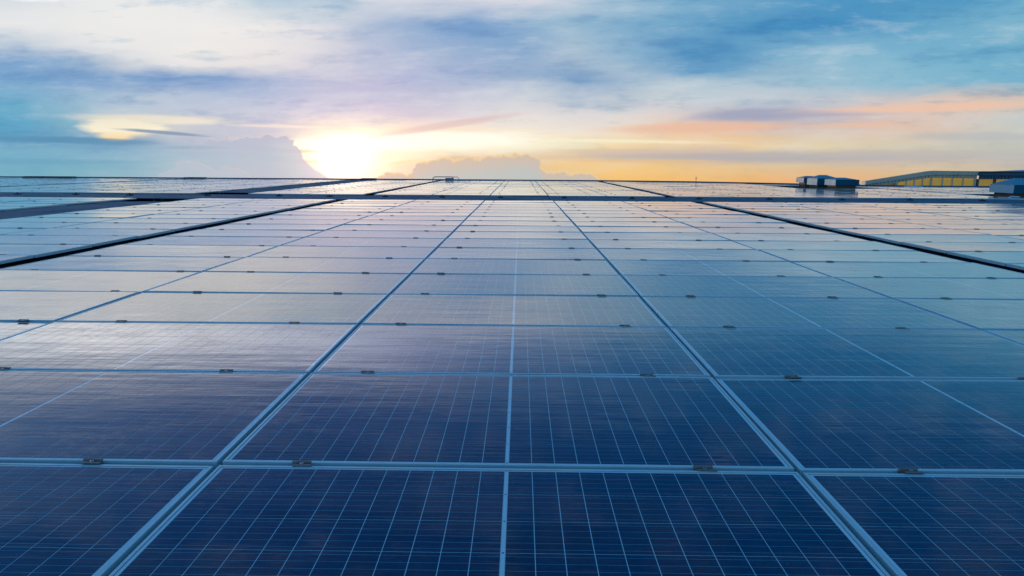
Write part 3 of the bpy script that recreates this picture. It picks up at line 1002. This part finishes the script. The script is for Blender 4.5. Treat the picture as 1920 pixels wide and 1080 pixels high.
hb = link('blue_hall', None, None, (0, BY, 0))
tag(hb, 'blue toned hall wing with orange yellow windows at the right edge', 'building')
slab('eaves_trim', hb, [(1813, 320.6), (1813, 322.2), (2200, 324), (2200, 322.4)], -.45, .7, M_RIDGE)
slab('fascia', hb, [(1813, 322.2), (1813, 328), (2200, 330), (2200, 324)], -.35, .7, M_TEAL)
ribbed('cladding', hb, [(1813, 328), (2200, 330)], [(1813, 334.8), (2200, 337.5)], -.2, M_TEAL)
slab('wall', hb, [(1813, 334.8), (1813, 400), (2200, 400), (2200, 337.5)], .40, 6, M_TEAL)
bp = [(1809.5 + 3.5, 1816)] + [(1845.4 + 32.5 * k - 1.6, 1845.4 + 32.5 * k + 1.6) for k in range(0, 11)]
for a, b in bp:
    slab('post', hb, [(a, 334.9), (a, 357), (b, 357), (b, 335.1)], -.1, .38, M_TEAL)
for (a0, a), (b, b0) in zip(bp, bp[1:]):
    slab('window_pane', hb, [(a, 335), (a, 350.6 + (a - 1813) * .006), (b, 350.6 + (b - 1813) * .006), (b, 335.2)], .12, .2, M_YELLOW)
m_ = MB()
m_.face([(bx(1850), 1.0, bz(1850, 321)), (bx(2200), 1.0, bz(2200, 322)), (bx(2200) * 1.36, 22, 1.9), (bx(1865) * 1.36, 22, .55)])
m_.face([(bx(1865) * 1.36, 22, .55), (bx(2200) * 1.36, 22, 1.9), (bx(2200) * 1.36, 22, -3), (bx(1865) * 1.36, 22, -3)])
link('roof_sheet', m_.mesh('roof_sheet', [M_SKYB]), hb)

# low roof the halls stand on
mb = MB()
mb.box(-5, 130, 44.5 + 16, BY + 26, -11, bz(1800, 360))
o = link('lower_roof', mb.mesh('lower_roof', [M_RIDGE]))
tag(o, 'dark lower factory roof around the clerestory halls', kind='structure')

# ================================================================== small things on the roof
# bent pipe frame on the skyline
pf = link('pipe_frame', None, None, (-3.0, 42.3, RZ))
tag(pf, 'low bent pipe frame with a valve box on the skyline', 'pipe frame')
m_ = MB(); m_.tube([(-1.95, 0, .05), (-1.80, 0, .33), (-1.70, 0, .37), (-.55, 0, .37), (-.50, 0, .33), (-.50, 0, .05)], .028, 8)
m_.tube([(-1.2, .25, .37), (-.2, .25, .36), (-.1, .25, .2)], .02, 8)
link('pipe', m_.mesh('pipe', [M_PIPE]), pf)
m_ = MB(); m_.bevel_box(-1.0, -.45, -.12, .12, .12, .30, .02); m_.bevel_box(-.40, .35, -.1, .1, .08, .22, .02)
link('valve_box', m_.mesh('valve_box', [M_PIPE]), pf)

mast = link('antenna', None, None, (12.45, 40.9, RZ + .1))
tag(mast, 'tiny thin antenna standing on the ridge right of centre', 'antenna')
m_ = MB(); m_.tube([(0, 0, 0), (0, 0, .42)], .014, 6); m_.tube([(-.08, 0, .30), (.08, 0, .30)], .009, 6)
link('rod', m_.mesh('rod', [M_CABLE]), mast)

for x, y, w, h, lab in ((-30.6, 41.9, 3.4, .25, 'low dark ridge vent at the far left of the skyline'),
                        (-21.0, 42.4, 1.5, .24, 'short dark ridge vent left of the sun'),
                        (-9.2, 42.4, 1.1, .25, 'short dark ridge vent under the sun glow')):
    r_ = link('ridge_vent', None, None, (x, y, RZ))
    tag(r_, lab, 'vent', 'low vents along the ridge')
    m_ = MB(); m_.box(-w / 2, w / 2, -.18, .18, 0, h * .6); link('vent_box', m_.mesh('vent_box', [M_RIDGE]), r_)
    m_ = MB(); m_.prism([(-w / 2 - .05, h * .62), (w / 2 + .05, h * .62), (w / 2 - .1, h), (-w / 2 + .1, h)], -.26, .26); link('vent_cap', m_.mesh('vent_cap', [M_RIDGE]), r_)

hk = link('roof_hook', None, None, (-29.6, 36.0, 0))
tag(hk, 'small dark leaning hook near the left edge of the roof', 'hook')
m_ = MB(); m_.tube([(-.12, 0, .30), (-.02, 0, .12), (.10, 0, -.12)], .035, 8); link('hook_arm', m_.mesh('hook_arm', [M_CABLE]), hk)

# pipes and cables where the right-hand walkway meets the panels
pr = random.Random(5)
cb = link('cable_bundle', None, None, (18.4, 22.0, RZ + .03))
tag(cb, 'tangle of blue grey cables on the walkway under the right ventilator', 'cables')
for k in range(9):
    m_ = MB()
    x = -.3 + k * .55
    m_.tube([(x, 0, .02), (x + .12, -.1, .12 + .03 * pr.random()), (x + .3, .05, .14), (x + .5, .1, .04)], .022, 6)
    link('cable', m_.mesh('cable', [M_CABLE]), cb)
for k in range(5):
    m_ = MB()
    x = .1 + k * .9
    m_.tube([(x, -.15, .05), (x + .25, -.2, .15), (x + .6, -.1, .13)], .025, 6)
    link('conduit', m_.mesh('conduit', [M_WHITE]), cb)
wb = link('white_board', None, None, (19.6, 21.9, RZ + .03))
tag(wb, 'small white board lying on the walkway beside the cable tangle', 'board')
m_ = MB(); m_.bevel_box(-.5, .5, -.2, .2, .03, .09, .01); link('board', m_.mesh('board', [M_WHITE]), wb)
for x, y, w, lab in ((22.6, 34.3, .5, 'small pale blue box lying on the roof before the hall'), (24.9, 34.2, .9, 'flat blue sheet lying on the roof before the hall windows')):
    o_ = link('sheet_offcut', None, None, (x, y, RZ + .03))
    tag(o_, lab, 'box' if w < .6 else 'sheet')
    m_ = MB(); m_.bevel_box(-w / 2 - .1, w / 2 + .1, -.3, .3, 0, .17 if w < .6 else .15, .03)
    link('offcut', m_.mesh('offcut', [M_WHITE if w < .6 else M_HOODB]), o_)

# ---- roof coordinates -> world
for o in ROOFTOP:
    mw = Matrix.LocRotScale(o.location, o.rotation_euler, o.scale)
    o.matrix_world = T @ mw
